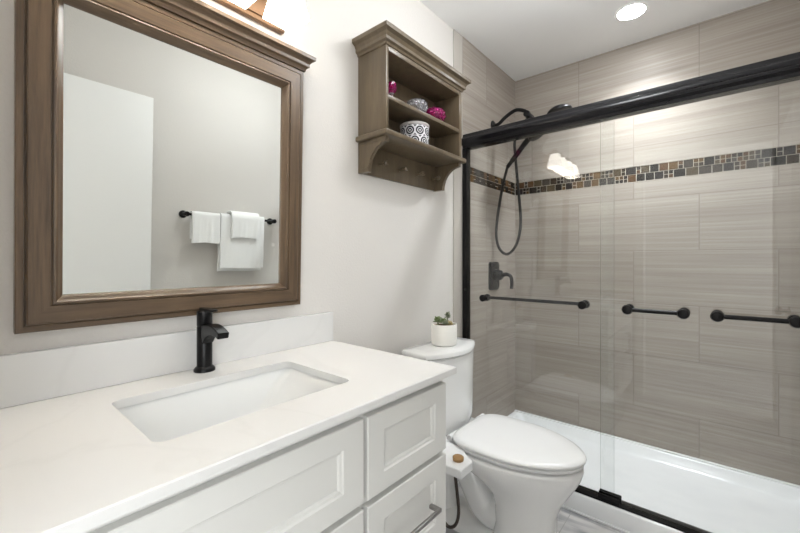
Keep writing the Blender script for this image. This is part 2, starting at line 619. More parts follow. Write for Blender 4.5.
grab_bar(go, XO, -1, -1.126, -1.332, 0.955, 0.0045)

# ------------------------------------------------------------------ shower fittings
XS = 2.26
sh = thing('shower_head_set', 'black curved shower arm with round head, hand shower and looping hose', 'shower', (XS, -TT, 2.02))
bm = B(); lathe(bm, (XS, -TT, 2.035), [(0.034, 0), (0.034, -0.004), (0.022, -0.012), (0.012, -0.016)], 28, 'Y'); part('wall_flange', bm, black, sh)
bm = B(); tube(bm, spline([(XS, -0.012, 2.035), (XS, -0.049, 2.040), (XS, -0.095, 2.072), (XS, -0.160, 2.098), (XS, -0.215, 2.080), (XS, -0.240, 2.052)], 8), 0.0115, 16); part('shower_arm', bm, black, sh)
bm = B()
tube(bm, [(XS, -0.232, 2.062), (XS, -0.252, 2.022)], 0.019, 18)
tube(bm, [(XS - 0.036, -0.248, 2.042), (XS + 0.036, -0.248, 2.042)], 0.015, 18)
lathe(bm, (XS - 0.036, -0.248, 2.042), [(0.019, 0), (0.019, -0.012), (0.010, -0.014)], 18, 'X')
part('diverter', bm, black, sh)
# fixed round head, tilted forward
bm = B()
lathe(bm, (0, 0, 0), [(0.012, 0.030), (0.030, 0.026), (0.055, 0.014), (0.068, 0.002), (0.070, -0.006), (0.068, -0.012), (0.058, -0.013)], 36)
bmesh.ops.transform(bm, matrix=Matrix.Translation((XS, -0.424, 2.026)) @ Matrix.Rotation(math.radians(-8), 4, 'X'), verts=bm.verts)
part('rain_head', bm, black, sh)
bm = B(); tube(bm, spline([(XS, -0.250, 2.03), (XS, -0.300, 2.000), (XS, -0.350, 1.985), (XS, -0.400, 1.998), (XS, -0.420, 2.02)], 6), 0.010, 14); part('head_arm', bm, black, sh)
# hand shower docked below the diverter
hand = B()
tube(hand, spline([(XS - 0.03, -0.120, 1.745), (XS - 0.03, -0.170, 1.800), (XS - 0.03, -0.230, 1.868), (XS - 0.03, -0.275, 1.912)], 6), [0.0125] * 4 + [0.0155] * 8 + [0.017] * 7, 14)
hs = part('hand_shower', hand, black, sh)
bm = B()
lathe(bm, (0, 0, 0), [(0.012, 0.032), (0.034, 0.020), (0.050, 0.010), (0.052, 0.0), (0.046, -0.006), (0.040, -0.007)], 30)
bmesh.ops.transform(bm, matrix=Matrix.Translation((XS - 0.03, -0.305, 1.905)) @ Matrix.Rotation(math.radians(-30), 4, 'X'), verts=bm.verts)
part('spray_face', bm, black, hs)
bm = B(); tube(bm, [(XS, -0.250, 2.025), (XS - 0.015, -0.262, 1.96), (XS - 0.03, -0.27, 1.925)], 0.012, 12); part('holder', bm, black, sh)
bm = B()
tube(bm, spline([(XS - 0.03, -0.120, 1.745), (XS - 0.03, -0.086, 1.62), (XS - 0.02, -0.046, 1.42), (XS - 0.01, -0.036, 1.31), (XS, -0.056, 1.232),
                 (XS, -0.110, 1.203), (XS, -0.168, 1.268), (XS, -0.193, 1.40), (XS, -0.178, 1.60), (XS, -0.160, 1.80), (XS, -0.158, 1.92), (XS, -0.215, 2.01), (XS, -0.246, 2.03)], 10), 0.0085, 12)
part('hose', bm, rubber, sh)

va = thing('shower_valve', 'black rectangular shower valve plate with lever handle on the tiled side wall', 'shower valve', (2.262, -TT, 1.06))
bm = B()
loft(bm, [[(x, y, z) for x, z, y in [(a, b, yy) for a, b, _ in rrect(2.262, 1.062, w, h, r, 0)]] for w, h, r, yy in
          ((0.132, 0.182, 0.020, -TT), (0.132, 0.182, 0.020, -0.016), (0.122, 0.172, 0.018, -0.021))])
part('plate', bm, black, va)
bm = B(); lathe(bm, (2.262, -0.020, 1.068), [(0.036, 0), (0.034, -0.02), (0.030, -0.045), (0.022, -0.053)], 26, 'Y')
part('hub', bm, black, va)
bm = B()
tube(bm, spline([(2.262, -0.066, 1.066), (2.262, -0.098, 1.074), (2.262, -0.128, 1.060), (2.262, -0.134, 1.02), (2.262, -0.132, 0.985)], 6), [0.013] * 8 + [0.011] * 17, 14)
part('lever', bm, black, va)

# ------------------------------------------------------------------ vanity
VX0, VX1 = -0.055, 0.909
YF = -0.527
vn = thing('vanity_cabinet', 'off-white shaker vanity cabinet with drawers under the quartz counter', 'vanity', ((VX0 + VX1) / 2, -0.27, 0))
bm = B()
box(bm, VX0, VX0 + 0.018, YF, -0.004, 0.10, 0.842)
box(bm, VX1 - 0.018, VX1, YF, -0.004, 0.0, 0.842, 0.001)
box(bm, VX0 + 0.018, VX1 - 0.018, -0.012, -0.004, 0.10, 0.842)
box(bm, VX0 + 0.018, VX1 - 0.018, YF + 0.02, -0.012, 0.10, 0.118)
box(bm, VX0, VX1 - 0.018, YF + 0.06, YF + 0.075, 0.0, 0.10)
box(bm, 0.565, 0.583, YF + 0.02, -0.012, 0.118, 0.690)
part('carcass', bm, cab_paint, vn, smooth=0)
bm = B()
fy0, fy1 = YF, YF + 0.019
box(bm, VX0 + 0.018, VX1 - 0.018, fy0, fy1, 0.800, 0.842)
box(bm, VX0 + 0.018, VX1 - 0.018, fy0, fy1, 0.10, 0.135)
for xa, xb in ((VX0 + 0.018, VX0 + 0.045), (0.560, 0.604), (VX1 - 0.05, VX1 - 0.018)):
    box(bm, xa, xb, fy0, fy1, 0.135, 0.800)
box(bm, VX0 + 0.045, 0.560, fy0, fy1, 0.605, 0.645)
box(bm, 0.604, VX1 - 0.05, fy0, fy1, 0.605, 0.645)
box(bm, 0.604, VX1 - 0.05, fy0, fy1, 0.375, 0.405)
part('face_frame', bm, cab_paint, vn, smooth=0)

def shaker(x0, x1, z0, z1, mg, mz):
    """Drawer or door front: bevelled slab with a recessed flat panel."""
    bm = B()
    yb, yf = YF - 0.0005, YF - 0.0185
    def R(ix, iz, y):
        return [(x0 + ix, y, z0 + iz), (x1 - ix, y, z0 + iz), (x1 - ix, y, z1 - iz), (x0 + ix, y, z1 - iz)]
    loft(bm, [R(0, 0, yb), R(0, 0, yf + 0.002), R(0.002, 0.002, yf), R(mg, mz, yf), R(mg + 0.003, mz + 0.003, yf + 0.0035),
              R(mg + 0.008, mz + 0.008, yf + 0.005), R(mg + 0.011, mz + 0.011, yf + 0.0095)])
    return bm
def pull(parent, xc, zc, ln, vertical=False):
    yf = YF - 0.0185
    bm = B()
    h = ln / 2
    if vertical:
        box(bm, xc - 0.005, xc + 0.005, yf - 0.034, yf - 0.026, zc - h, zc + h, 0.0015)
        for s in (-1, 1):
            box(bm, xc - 0.005, xc + 0.005, yf - 0.027, yf - 0.0003, zc + s * (h - 0.005) - 0.005, zc + s * (h - 0.005) + 0.005, 0.0015)
    else:
        box(bm, xc - h, xc + h, yf - 0.034, yf - 0.026, zc - 0.005, zc + 0.005, 0.0015)
        for s in (-1, 1):
            box(bm, xc + s * (h - 0.006) - 0.006, xc + s * (h - 0.006) + 0.006, yf - 0.027, yf - 0.0003, zc - 0.005, zc + 0.005, 0.0015)
    return part('handle', bm, nickel, parent, 'brushed metal bar handle')
d1 = part('drawer_front', shaker(-0.040, 0.577, 0.634, 0.818, 0.058, 0.046), cab_paint, vn, 'wide false drawer front under the sink', 0)
d2 = part('drawer', shaker(0.589, 0.899, 0.632, 0.818, 0.052, 0.044), cab_paint, vn, 'small top drawer without a handle', 0)
d3 = part('drawer', shaker(0.589, 0.899, 0.393, 0.618, 0.052, 0.052), cab_paint, vn, 'middle drawer with a metal bar handle', 0)
pull(d3, 0.748, 0.508, 0.16)
d4 = part('drawer', shaker(0.589, 0.899, 0.120, 0.379, 0.052, 0.052), cab_paint, vn, smooth=0)
pull(d4, 0.748, 0.25, 0.16)
e1 = part('door', shaker(-0.040, 0.264, 0.120, 0.620, 0.058, 0.058), cab_paint, vn, smooth=0)
pull(e1, 0.236, 0.50, 0.16, True)
e2 = part('door', shaker(0.273, 0.577, 0.120, 0.620, 0.058, 0.058), cab_paint, vn, smooth=0)
pull(e2, 0.301, 0.50, 0.16, True)

# counter with an undermount basin
ctp = thing('vanity_countertop', 'white quartz counter with an undermount rectangular basin and low backsplash', 'countertop', (0.43, -0.28, CT))
SX0, SX1, SY0, SY1 = 0.212, 0.648, -0.430, -0.142
scx, scy, sw, sd = (SX0 + SX1) / 2, (SY0 + SY1) / 2, SX1 - SX0, SY1 - SY0
bm = B()
outer = [(-0.066, -0.001), (-0.066, -0.564), (0.925, -0.564), (0.925, -0.001)]
inner = [(x, y) for x, y, _ in rrect(scx, scy, sw, sd, 0.022, 0, 5)]
loops = {}
def slab_ring(pts, z):
    vs = [bm.verts.new((x, y, z)) for x, y in pts]
    es = [bm.edges.new((vs[i], vs[(i + 1) % len(vs)])) for i in range(len(vs))]
    return vs, es
def inset(pts, d):
    x0_, x1_ = min(p[0] for p in pts), max(p[0] for p in pts)
    y0_, y1_ = min(p[1] for p in pts), max(p[1] for p in pts)
    return [(p[0] + (d if p[0] == x0_ else -d), p[1] + (d if p[1] == y0_ else -d)) for p in pts]
vt, et = slab_ring(inset(outer, 0.0025), CT)
vm, em = slab_ring(outer, CT - 0.0025)
vb, eb = slab_ring(outer, CT - 0.019)
it, iet = slab_ring(inner, CT)
ib, ieb = slab_ring(inner, CT - 0.019)
bmesh.ops.triangle_fill(bm, edges=et + iet, use_beauty=True)
bmesh.ops.triangle_fill(bm, edges=eb + ieb, use_beauty=True)
for a, b in ((vt, vm), (vm, vb), (it, ib)):
    for i in range(len(a)):
        j = (i + 1) % len(a)
        bm.faces.new((a[i], a[j], b[j], b[i]))
part('slab', bm, quartz_m, ctp, smooth=30)
bm = B(); box(bm, -0.066, 0.925, -0.021, -0.001, CT + 0.0003, 0.968, 0.0015); part('backsplash', bm, quartz_m, ctp, smooth=0)
bm = B()
def sr(gx0, gx1, gy0, gy1, r, z):
    return rrect((SX0 + gx0 + SX1 - gx1) / 2, (SY0 + gy0 + SY1 - gy1) / 2, sw - gx0 - gx1, sd - gy0 - gy1, r, z, 5)
zt = CT - 0.0193
loft(bm, [sr(-0.02, -0.02, -0.02, -0.02, 0.03, zt - 0.012), sr(-0.02, -0.02, -0.02, -0.02, 0.03, zt), sr(-0.004, -0.004, -0.004, -0.004, 0.024, zt),
          sr(0.001, 0.004, 0.001, 0.001, 0.024, zt - 0.010), sr(0.020, 0.085, 0.016, 0.014, 0.022, zt - 0.088),
          sr(0.032, 0.105, 0.028, 0.026, 0.022, zt - 0.106), sr(0.08, 0.15, 0.09, 0.09, 0.02, zt - 0.115)], cap0=False)
bas = part('basin', bm, basin_white, ctp, 'white undermount basin', 45)
bm = B(); lathe(bm, (0.395, -0.29, zt - 0.1148), [(0.022, 0), (0.022, 0.003), (0.017, 0.005), (0.004, 0.0055)], 24); part('drain', bm, nickel, bas, 'metal drain')

# faucet
fc = thing('bathroom_faucet', 'black single-hole faucet with an arched flat spout on the white counter', 'faucet', (0.443, -0.056, CT))
fx, fy = 0.443, -0.056
bm = B()
lathe(bm, (fx, fy, CT + 0.0004), [(0.027, 0), (0.027, 0.006), (0.023, 0.011), (0.0195, 0.014), (0.0195, 0.120), (0.0185, 0.1215), (0.0185, 0.1235), (0.0195, 0.125), (0.0195, 0.163), (0.017, 0.1655)], 36)
part('body', bm, black, fc)
bm = B()
rings = []
sp_ = spline([(0, fy - 0.010, 0.962), (0, fy - 0.030, 0.973), (0, fy - 0.060, 0.980), (0, fy - 0.090, 0.978), (0, fy - 0.112, 0.971)], 5)
for i, p in enumerate(sp_):
    d = sp_[min(i + 1, len(sp_) - 1)] - sp_[max(i - 1, 0)]
    d.normalize()
    nrm = Vector((0, -d.z, d.y))
    if nrm.z < 0:
        nrm = -nrm
    t = i / (len(sp_) - 1)
    w = 0.0145
    h = 0.021 * (1 - t) ** 1.5 + 0.0085 * t + 0.004 * (1 - t)
    ring_ = []
    for a, b in ((w, -h + 0.002), (w, h - 0.002), (w - 0.002, h), (-w + 0.002, h), (-w, h - 0.002), (-w, -h + 0.002), (-w + 0.002, -h), (w - 0.002, -h)):
        q = p + nrm * b
        ring_.append((fx + a, q.y, q.z))
    rings.append(ring_)
loft(bm, rings)
part('spout', bm, black, fc, smooth=35)
bm = B()
box(bm, fx - 0.009, fx + 0.009, fy - 0.062, fy + 0.014, CT + 0.166, CT + 0.1725, 0.002)
part('lever', bm, black, fc)

# ------------------------------------------------------------------ framed mirror
MX0, MX1, MZ0, MZ1 = 0.078, 0.774, 1.012, 1.811
mr = thing('wall_mirror', 'large brown wood framed mirror with a stepped crown above the sink', 'mirror', ((MX0 + MX1) / 2, 0, MZ0))
prof = [(0.0, 0.001), (0.0, 0.026), (0.002, 0.028), (0.0125, 0.028), (0.0135, 0.024), (0.0155, 0.024), (0.017, 0.033), (0.0195, 0.035), (0.054, 0.035), (0.0555, 0.031), (0.0575, 0.031),
        (0.0585, 0.036), (0.062, 0.037), (0.065, 0.034), (0.068, 0.026), (0.0755, 0.017), (0.0765, 0.012), (0.0765, 0.001)]
def side(which):
    bm = B()
    if which in ('L', 'R'):
        s = 1 if which == 'L' else -1
        X = MX0 if which == 'L' else MX1
        a = [(X + s * d, -h, MZ0 + d) for d, h in prof]
        b = [(X + s * d, -h, MZ1 - d) for d, h in prof]
    else:
        s = 1 if which == 'B' else -1
        Zb = MZ0 if which == 'B' else MZ1
        a = [(MX0 + d, -h, Zb + s * d) for d, h in prof]
        b = [(MX1 - d, -h, Zb + s * d) for d, h in prof]
    loft(bm, [a, b])
    return bm
for w in 'LR':
    part('stile', side(w), frame_v, mr, smooth=25)
for w in 'BT':
    part('rail', side(w), frame_h, mr, smooth=25)
def crown(bm, X0, X1, yback, yfront, prof):
    """Moulding that returns round both ends: (overhang, z) pairs."""
    rings = []
    for o_, z in prof:
        rings.append([(X0 - o_, yback, z), (X0 - o_, yfront - o_, z), (X1 + o_, yfront - o_, z), (X1 + o_, yback, z)])
    loft(bm, rings)
bm = B()
crown(bm, MX0, MX1, -0.001, -0.030, [(0.001, MZ1 + 0.0004), (0.003, MZ1 + 0.001), (0.0035, MZ1 + 0.006), (0.006, MZ1 + 0.011), (0.0125, MZ1 + 0.0145), (0.013, MZ1 + 0.0155), (0.013, MZ1 + 0.025), (0.0145, MZ1 + 0.028), (0.019, MZ1 + 0.034), (0.0265, MZ1 + 0.0375), (0.028, MZ1 + 0.0385), (0.028, MZ1 + 0.049), (0.026, MZ1 + 0.051)])
part('crown_moulding', bm, frame_h, mr, smooth=25)
bm = B(); box(bm, MX0 + 0.072, MX1 - 0.072, -0.0125, -0.003, MZ0 + 0.072, MZ1 - 0.072); part('mirror_glass', bm, mirror_m, mr, 'reflecting glass', 0)
mr.rotation_euler = (math.radians(1.4), 0, 0)      # it hangs from the top, leaning out a little

# ------------------------------------------------------------------ vanity light
vl = thing('vanity_light', 'four-shade vanity light on a bronze bar above the mirror', 'wall light', (0.43, 0, 1.98))
bm = B(); box(bm, 0.142, 0.716, -0.022, -0.001, 1.926, 2.046, 0.004); box(bm, 0.155, 0.703, -0.028, -0.022, 1.940, 2.032, 0.003); part('back_plate', bm, bronze, vl)
for xc in (0.1935, 0.3505, 0.5075, 0.6645):
    yc = -0.110
    bm = B()
    tube(bm, spline([(xc, -0.026, 2.005), (xc, -0.060, 2.030), (xc, -0.095, 2.052), (xc, yc, 2.062), (xc, yc, 2.040)], 5), 0.008, 12)
    lathe(bm, (xc, yc, 2.022), [(0.024, 0), (0.024, 0.018), (0.012, 0.026)], 20)
    arm = part('arm', bm, bronze, vl)
    bm = B()
    def sq(h, z):
        return rrect(xc, yc, 2 * h, 2 * h, 0.004, z, 3)
    loft(bm, [sq(0.026, 2.022), sq(0.031, 2.018), sq(0.052, 1.912), sq(0.049, 1.912), sq(0.028, 2.014)], cap0=True, cap1=True)
    sh_ = part('shade', bm, lamp_glass, vl, 'lit frosted glass shade', 30)
    bm = B()
    lathe(bm, (xc, yc, 1.962), [(0.004, -0.030), (0.016, -0.027), (0.026, -0.014), (0.028, 0.0), (0.024, 0.016), (0.014, 0.034), (0.012, 0.050)], 20)
    part('bulb', bm, bulb_m, sh_, 'lit bulb')

# globe added above the frame, out of view, to fill the room with light
GX, GY = 1.35, -0.78
fl = thing('added_fill_globe', 'white globe added out of view as fill light in the middle of the room', 'ceiling light', (GX, GY, ZC))
bm = B(); lathe(bm, (GX, GY, ZC), [(0.070, -0.0003), (0.068, -0.016), (0.030, -0.024), (0.028, -0.052)], 40); part('base', bm, trim_white, fl)
bm = B(); lathe(bm, (GX, GY, ZC - 0.185), [(0.145 * math.sin(math.radians(a)), 0.145 * math.cos(math.radians(a))) for a in [14 + 8.2 * k for k in range(21)]], 40)
part('globe', bm, mat('fill_globe_diffuser', srgb(245, 244, 240), 0.5, emit=(0.94, 0.975, 1.0, 1), estr=FILL_GLOBE_GLOW), fl, 'lit globe of the added fill light', 60)

# recessed light
dl = thing('recessed_ceiling_light', 'round recessed ceiling light shining above the shower', 'ceiling light', (2.262, -0.782, ZC))
bm = B()
R0 = 0.062
loft(bm, [[(2.262 + r * math.cos(2 * PI * k / 40), -0.782 + r * math.sin(2 * PI * k / 40), z) for k in range(40)] for r, z in
          ((0.074, ZC - 0.0003), (0.073, ZC - 0.003), (0.064, ZC - 0.004), (0.062, ZC - 0.001))], cap0=False, cap1=False)
part('trim_ring', bm, trim_white, dl)
bm = B()
lathe(bm, (2.262, -0.782, ZC - 0.0005), [(0.0615, 0), (0.0615, -0.002), (0.055, -0.003)], 40)
part('lens', bm, down_m, dl, 'lit lens')
dn = lamp_area('downlight_beam', (2.262, -0.782, ZC - 0.0045), (0.11, 0.11), DOWN_W, (0.92, 0.965, 1.0))
dn.data.shape = 'DISK'
dn.data.spread = math.radians(115)

# ------------------------------------------------------------------ wall shelf
SX0_, SX1_ = 1.071, 1.625
SD = 0.157
ws = thing('wall_shelf', 'grey-brown wooden wall shelf with crown moulding, two openings and pegs', 'wall shelf', ((SX0_ + SX1_) / 2, 0, 1.52))
ZB0, ZB1 = 1.645, 1.667
for xa, xb in ((SX0_, SX0_ + 0.014), (SX1_ - 0.022, SX1_)):
    bm = B(); box(bm, xa, xb, -SD, -0.001, ZB1 + 0.0003, 1.996, 0.001); part('side_panel', bm, shelf_wood, ws)
bm = B(); box(bm, SX0_ + 0.014, SX1_ - 0.022, -0.010, -0.001, 1.522, 1.996); part('back_panel', bm, shelf_wood, ws)
bm = B(); box(bm, SX0_ + 0.0145, SX1_ - 0.0225, -SD + 0.001, -0.0102, 1.791, 1.808, 0.001); part('shelf', bm, shelf_wood, ws)
bm = B(); box(bm, SX0_ + 0.0145, SX1_ - 0.0225, -SD, -0.0102, 1.976, 1.996, 0.001); part('top_rail', bm, shelf_wood, ws)
bm = B(); box(bm, SX0_ - 0.018, SX1_ + 0.018, -0.175, -0.001, ZB0, ZB1, 0.006, 3); part('bottom_board', bm, shelf_wood, ws)
bm = B()
crown(bm, SX0_, SX1_, -0.001, -SD, [(0.003, 1.9963), (0.004, 1.999), (0.006, 2.005), (0.013, 2.009), (0.0145, 2.010), (0.0145, 2.022), (0.016, 2.025), (0.021, 2.034), (0.031, 2.040), (0.034, 2.042), (0.034, 2.056), (0.032, 2.060)])
part('crown_moulding', bm, shelf_wood, ws, smooth=25)
def bracket_poly(d):
    P = [(-0.0012, ZB0 - 0.0003), (-SD + d, ZB0 - 0.0003), (-SD + d, 1.625)]
    for k in range(1, 11):
        a = math.radians(90 * k / 10)
        P.append((-(0.058 + (SD - d - 0.058) * (1 - math.sin(a))), 1.625 - 0.105 * (1 - math.cos(a)) - 0.0))
    P.append((-0.056, 1.520))
    P.append((-0.0012, 1.520))
    return P
for xa, xb in ((SX0_ + 0.0005, SX0_ + 0.0195), (SX1_ - 0.024, SX1_ - 0.004)):
    bm = B(); prism(bm, bracket_poly(0.004), xa, xb)
    br_ = part('bracket', bm, shelf_wood, ws, smooth=20)
    if xa < 1.2:      # raised outline on the outer face
        bm = B()
        P = [(-0.016, 1.632), (-0.136, 1.632), (-0.118, 1.605), (-0.085, 1.575), (-0.055, 1.536), (-0.016, 1.536)]
        for (a, b), (c, d) in zip(P, P[1:] + P[:1]):
            tube(bm, [(xa - 0.0002, a, b), (xa - 0.0002, c, d)], 0.0022, 8)
        part('bead', bm, shelf_wood, br_)
for x in (1.186, 1.319, 1.447, 1.575):
    bm = B(); lathe(bm, (x, -0.0101, 1.578), [(0.006, 0), (0.005, -0.020), (0.006, -0.030), (0.010, -0.036), (0.011, -0.044), (0.006, -0.050)], 18, 'Y'); part('peg', bm, shelf_wood, ws)

# things on the shelf
def glass_mat(name, col, rough=0.05):
    m = mat(name, col, rough, spec=0.8)
    p = m.node_tree.nodes['Principled BSDF']
    p.inputs['Transmission Weight'].default_value = 0.85
    p.inputs['IOR'].default_value = 1.45
    return m
pink_g = glass_mat('magenta_glass', srgb(228, 60, 160))
clear_g = glass_mat('clear_votive_glass', srgb(236, 236, 242))
def faceted(bm, c, prof, n=10):
    rings = []
    for i, (r, h) in enumerate(prof):
        off = (i % 2) * PI / n
        rings.append([(c[0] + r * math.cos(2 * PI * k / n + off), c[1] + r * math.sin(2 * PI * k / n + off), c[2] + h) for k in range(n)])
    loft(bm, rings)
zs = 1.8085
def votive(name, x, y, k, m, label, group):
    bm = B()
    faceted(bm, (x, y, zs), [(0.030 * k, 0), (0.042 * k, 0.012 * k), (0.052 * k, 0.028 * k), (0.050 * k, 0.044 * k), (0.042 * k, 0.056 * k), (0.036 * k, 0.054 * k), (0.042 * k, 0.040 * k), (0.036 * k, 0.012 * k)], 12)
    return solo(name, bm, m, (x, y, zs), label, 'candle holder', smooth=0, group=group)
votive('candle_holder', 1.325, -0.108, 1.0, clear_g, 'clear faceted round glass candle holder in the middle of the upper shelf', 'glass candle holders on the upper shelf')
votive('candle_holder', 1.462, -0.108, 1.05, pink_g, 'wide magenta faceted glass candle holder right of the clear one', 'glass candle holders on the upper shelf')
sp = thing('candle_holder', 'small pink glass candle holder on a clear stem at the left of the upper shelf', 'candle holder', (1.160, -0.105, zs), 'glass candle holders on the upper shelf')
bm = B(); lathe(bm, (1.160, -0.105, zs), [(0.022, 0), (0.022, 0.004), (0.007, 0.010), (0.006, 0.034), (0.012, 0.040)], 20); part('stem', bm, clear_g, sp, 'clear glass stem')
bm = B(); faceted(bm, (1.160, -0.105, zs), [(0.012, 0.0405), (0.020, 0.050), (0.0225, 0.066), (0.019, 0.082), (0.016, 0.080), (0.018, 0.066), (0.014, 0.054)], 10); part('cup', bm, pink_g, sp, 'pink glass cup', 0)

def pattern_mat():
    """White with black rings and dots, laid round the canister."""
    m = mat('black_ring_pattern', srgb(225, 224, 226), 0.35)
    nt, N, L, p = nodes(m)
    tc = N.new('ShaderNodeTexCoord')
    sp = N.new('ShaderNodeSeparateXYZ')
    L.new(tc.outputs['Object'], sp.inputs[0])
    def mth(op, a, b=0.0):
        n = N.new('ShaderNodeMath')
        n.operation = op
        for i, v in enumerate((a, b)):
            if isinstance(v, (int, float)):
                n.inputs[i].default_value = v
            else:
                L.new(v, n.inputs[i])
        return n.outputs[0]
    ang = mth('ARCTAN2', sp.outputs['Y'], sp.outputs['X'])
    u = mth('MULTIPLY', ang, 9 / (2 * PI))
    v = mth('DIVIDE', sp.outputs['Z'], 0.044)
    v = mth('ADD', v, 0.15)
    row = mth('FLOOR', v)
    u = mth('ADD', u, mth('MULTIPLY', mth('MODULO', row, 2.0), 0.5))
    du = mth('SUBTRACT', mth('FRACT', mth('ADD', u, 20.0)), 0.5)
    dv = mth('SUBTRACT', mth('FRACT', v), 0.5)
    d = mth('SQRT', mth('ADD', mth('MULTIPLY', du, du), mth('MULTIPLY', dv, dv)))
    r = N.new('ShaderNodeValToRGB')
    r.color_ramp.interpolation = 'CONSTANT'
    e = r.color_ramp.elements
    dk, lt = srgb(30, 28, 40), srgb(226, 225, 228)
    e[0].position, e[0].color = 0.0, lt
    e[1].position, e[1].color = 0.08, dk
    for pos, c in ((0.20, lt), (0.27, dk), (0.42, lt), (0.58, dk)):
        k = e.new(pos)
        k.color = c
    L.new(d, r.inputs['Fac'])
    L.new(r.outputs['Color'], p.inputs['Base Color'])
    return m
cn = thing('canister', 'round canister patterned with dark rings on white, on the lower shelf', 'canister', (1.330, -0.092, ZB1 + 0.0005))
bm = B(); lathe(bm, (1.330, -0.092, ZB1 + 0.0005), [(0.062, 0), (0.064, 0.002), (0.064, 0.084), (0.060, 0.0855)], 48); part('body', bm, pattern_mat(), cn)
bm = B(); lathe(bm, (1.330, -0.092, ZB1 + 0.0861), [(0.065, 0), (0.0662, 0.002), (0.0662, 0.009), (0.064, 0.0115), (0.010, 0.0135)], 48); part('lid', bm, mat('canister_lid', srgb(196, 190, 188), 0.4), cn)

# ------------------------------------------------------------------ toilet
TX = 1.500
tl = thing('toilet', 'white two-piece toilet with closed elongated lid beside the vanity', 'toilet', (TX, -0.40, 0))
def egg(hw, yf, yb, z, n=48, pf=1.85, pb=3.0, yc=None):
    """Elongated oval: pointed to the front, squarer at the back."""
    yc = yb - (yb - yf) * 0.42 if yc is None else yc
    out = []
    for k in range(n):
        a = 2 * PI * k / n
        c, s = math.cos(a), math.sin(a)
        pw = pb if s > 0 else pf
        x = hw * math.copysign(abs(c) ** (2 / pw), c)
        y = math.copysign(abs(s) ** (2 / pw), s)
        y = yc + y * ((yb - yc) if s > 0 else (yc - yf))
        out.append((TX + x, y, z))
    return out
bm = B()
FP = 2.6
loft(bm, [egg(0.108, -0.655, -0.40, 0.001, pf=FP), egg(0.110, -0.657, -0.40, 0.012, pf=FP), egg(0.101, -0.650, -0.41, 0.03, pf=FP), egg(0.096, -0.648, -0.42, 0.10, pf=FP), egg(0.098, -0.654, -0.42, 0.17, pf=2.4),
          egg(0.110, -0.674, -0.40, 0.225, pf=2.2), egg(0.136, -0.704, -0.34, 0.275, pf=2.0), egg(0.162, -0.728, -0.27, 0.315), egg(0.178, -0.742, -0.23, 0.345), egg(0.186, -0.750, -0.22, 0.370), egg(0.186, -0.750, -0.22, 0.380), egg(0.181, -0.745, -0.225, 0.3855)])
# rear deck that carries the tank, the trapway under it and the foot
loft(bm, [rrect(TX, -0.17, 0.20, 0.20, 0.05, 0.28), rrect(TX, -0.17, 0.29, 0.25, 0.05, 0.34), rrect(TX, -0.172, 0.33, 0.26, 0.05, 0.378), rrect(TX, -0.172, 0.32, 0.25, 0.045, 0.3835)])
tube(bm, spline([(TX, -0.52, 0.24), (TX, -0.44, 0.11), (TX, -0.36, 0.10), (TX, -0.28, 0.22), (TX, -0.20, 0.26), (TX, -0.14, 0.15), (TX, -0.13, 0.02)], 8), [0.072] * 30 + [0.066] * 19, 20)
loft(bm, [rrect(TX, -0.27, 0.215, 0.36, 0.07, 0.001), rrect(TX, -0.27, 0.215, 0.36, 0.07, 0.014), rrect(TX, -0.27, 0.195, 0.34, 0.07, 0.026)])
part('bowl', bm, porcelain, tl, smooth=60)
def dshape(hw, yb, yf, bulge, r, z):
    """Tank outline: straight back, curved front."""
    out = []
    n = 14
    for k in range(n + 1):
        t = -1 + 2 * k / n
        out.append((TX + hw * t, yf - bulge * (1 - t * t), z))
    out.append((TX + hw, yb - r, z))
    out.append((TX + hw - r, yb, z))
    out.append((TX - hw + r, yb, z))
    out.append((TX - hw, yb - r, z))
    return out
bm = B()
loft(bm, [dshape(0.148, -0.052, -0.185, 0.040, 0.01, 0.3865), dshape(0.170, -0.047, -0.188, 0.046, 0.01, 0.396), dshape(0.186, -0.045, -0.186, 0.054, 0.012, 0.43), dshape(0.197, -0.042, -0.180, 0.062, 0.012, 0.60), dshape(0.203, -0.042, -0.180, 0.064, 0.012, 0.728), dshape(0.197, -0.046, -0.176, 0.062, 0.012, 0.7325)])
part('tank', bm, porcelain, tl, smooth=50)
bm = B()
loft(bm, [dshape(0.200, -0.040, -0.178, 0.066, 0.012, 0.7335), dshape(0.206, -0.036, -0.182, 0.070, 0.014, 0.738), dshape(0.207, -0.035, -0.183, 0.070, 0.014, 0.754), dshape(0.203, -0.039, -0.178, 0.069, 0.014, 0.7605), dshape(0.15, -0.07, -0.15, 0.05, 0.014, 0.7615)])
part('tank_lid', bm, porcelain, tl, smooth=50)
bm = B()
loft(bm, [egg(0.180, -0.742, -0.275, 0.3935, pb=4), egg(0.186, -0.750, -0.272, 0.397, pb=4), egg(0.187, -0.752, -0.272, 0.407, pb=4), egg(0.182, -0.746, -0.275, 0.4105, pb=4)])
part('seat', bm, plastic, tl, smooth=60)
bm = B()
loft(bm, [egg(0.182, -0.748, -0.268, 0.4115, pb=4.4), egg(0.190, -0.757, -0.264, 0.415, pb=4.4), egg(0.192, -0.759, -0.262, 0.421, pb=4.4), egg(0.189, -0.756, -0.263, 0.427, pb=4.4), egg(0.176, -0.740, -0.275, 0.4325, pb=4.4), egg(0.13, -0.66, -0.31, 0.436, pb=3.5), egg(0.05, -0.50, -0.38, 0.4375, pb=3)])
part('lid', bm, plastic, tl, smooth=60)
for s in (-1, 1):
    bm = B(); tube(bm, [(TX + s * 0.150, -0.262, 0.412), (TX + s * 0.090, -0.262, 0.412)], 0.0125, 16); part('hinge', bm, plastic, tl)

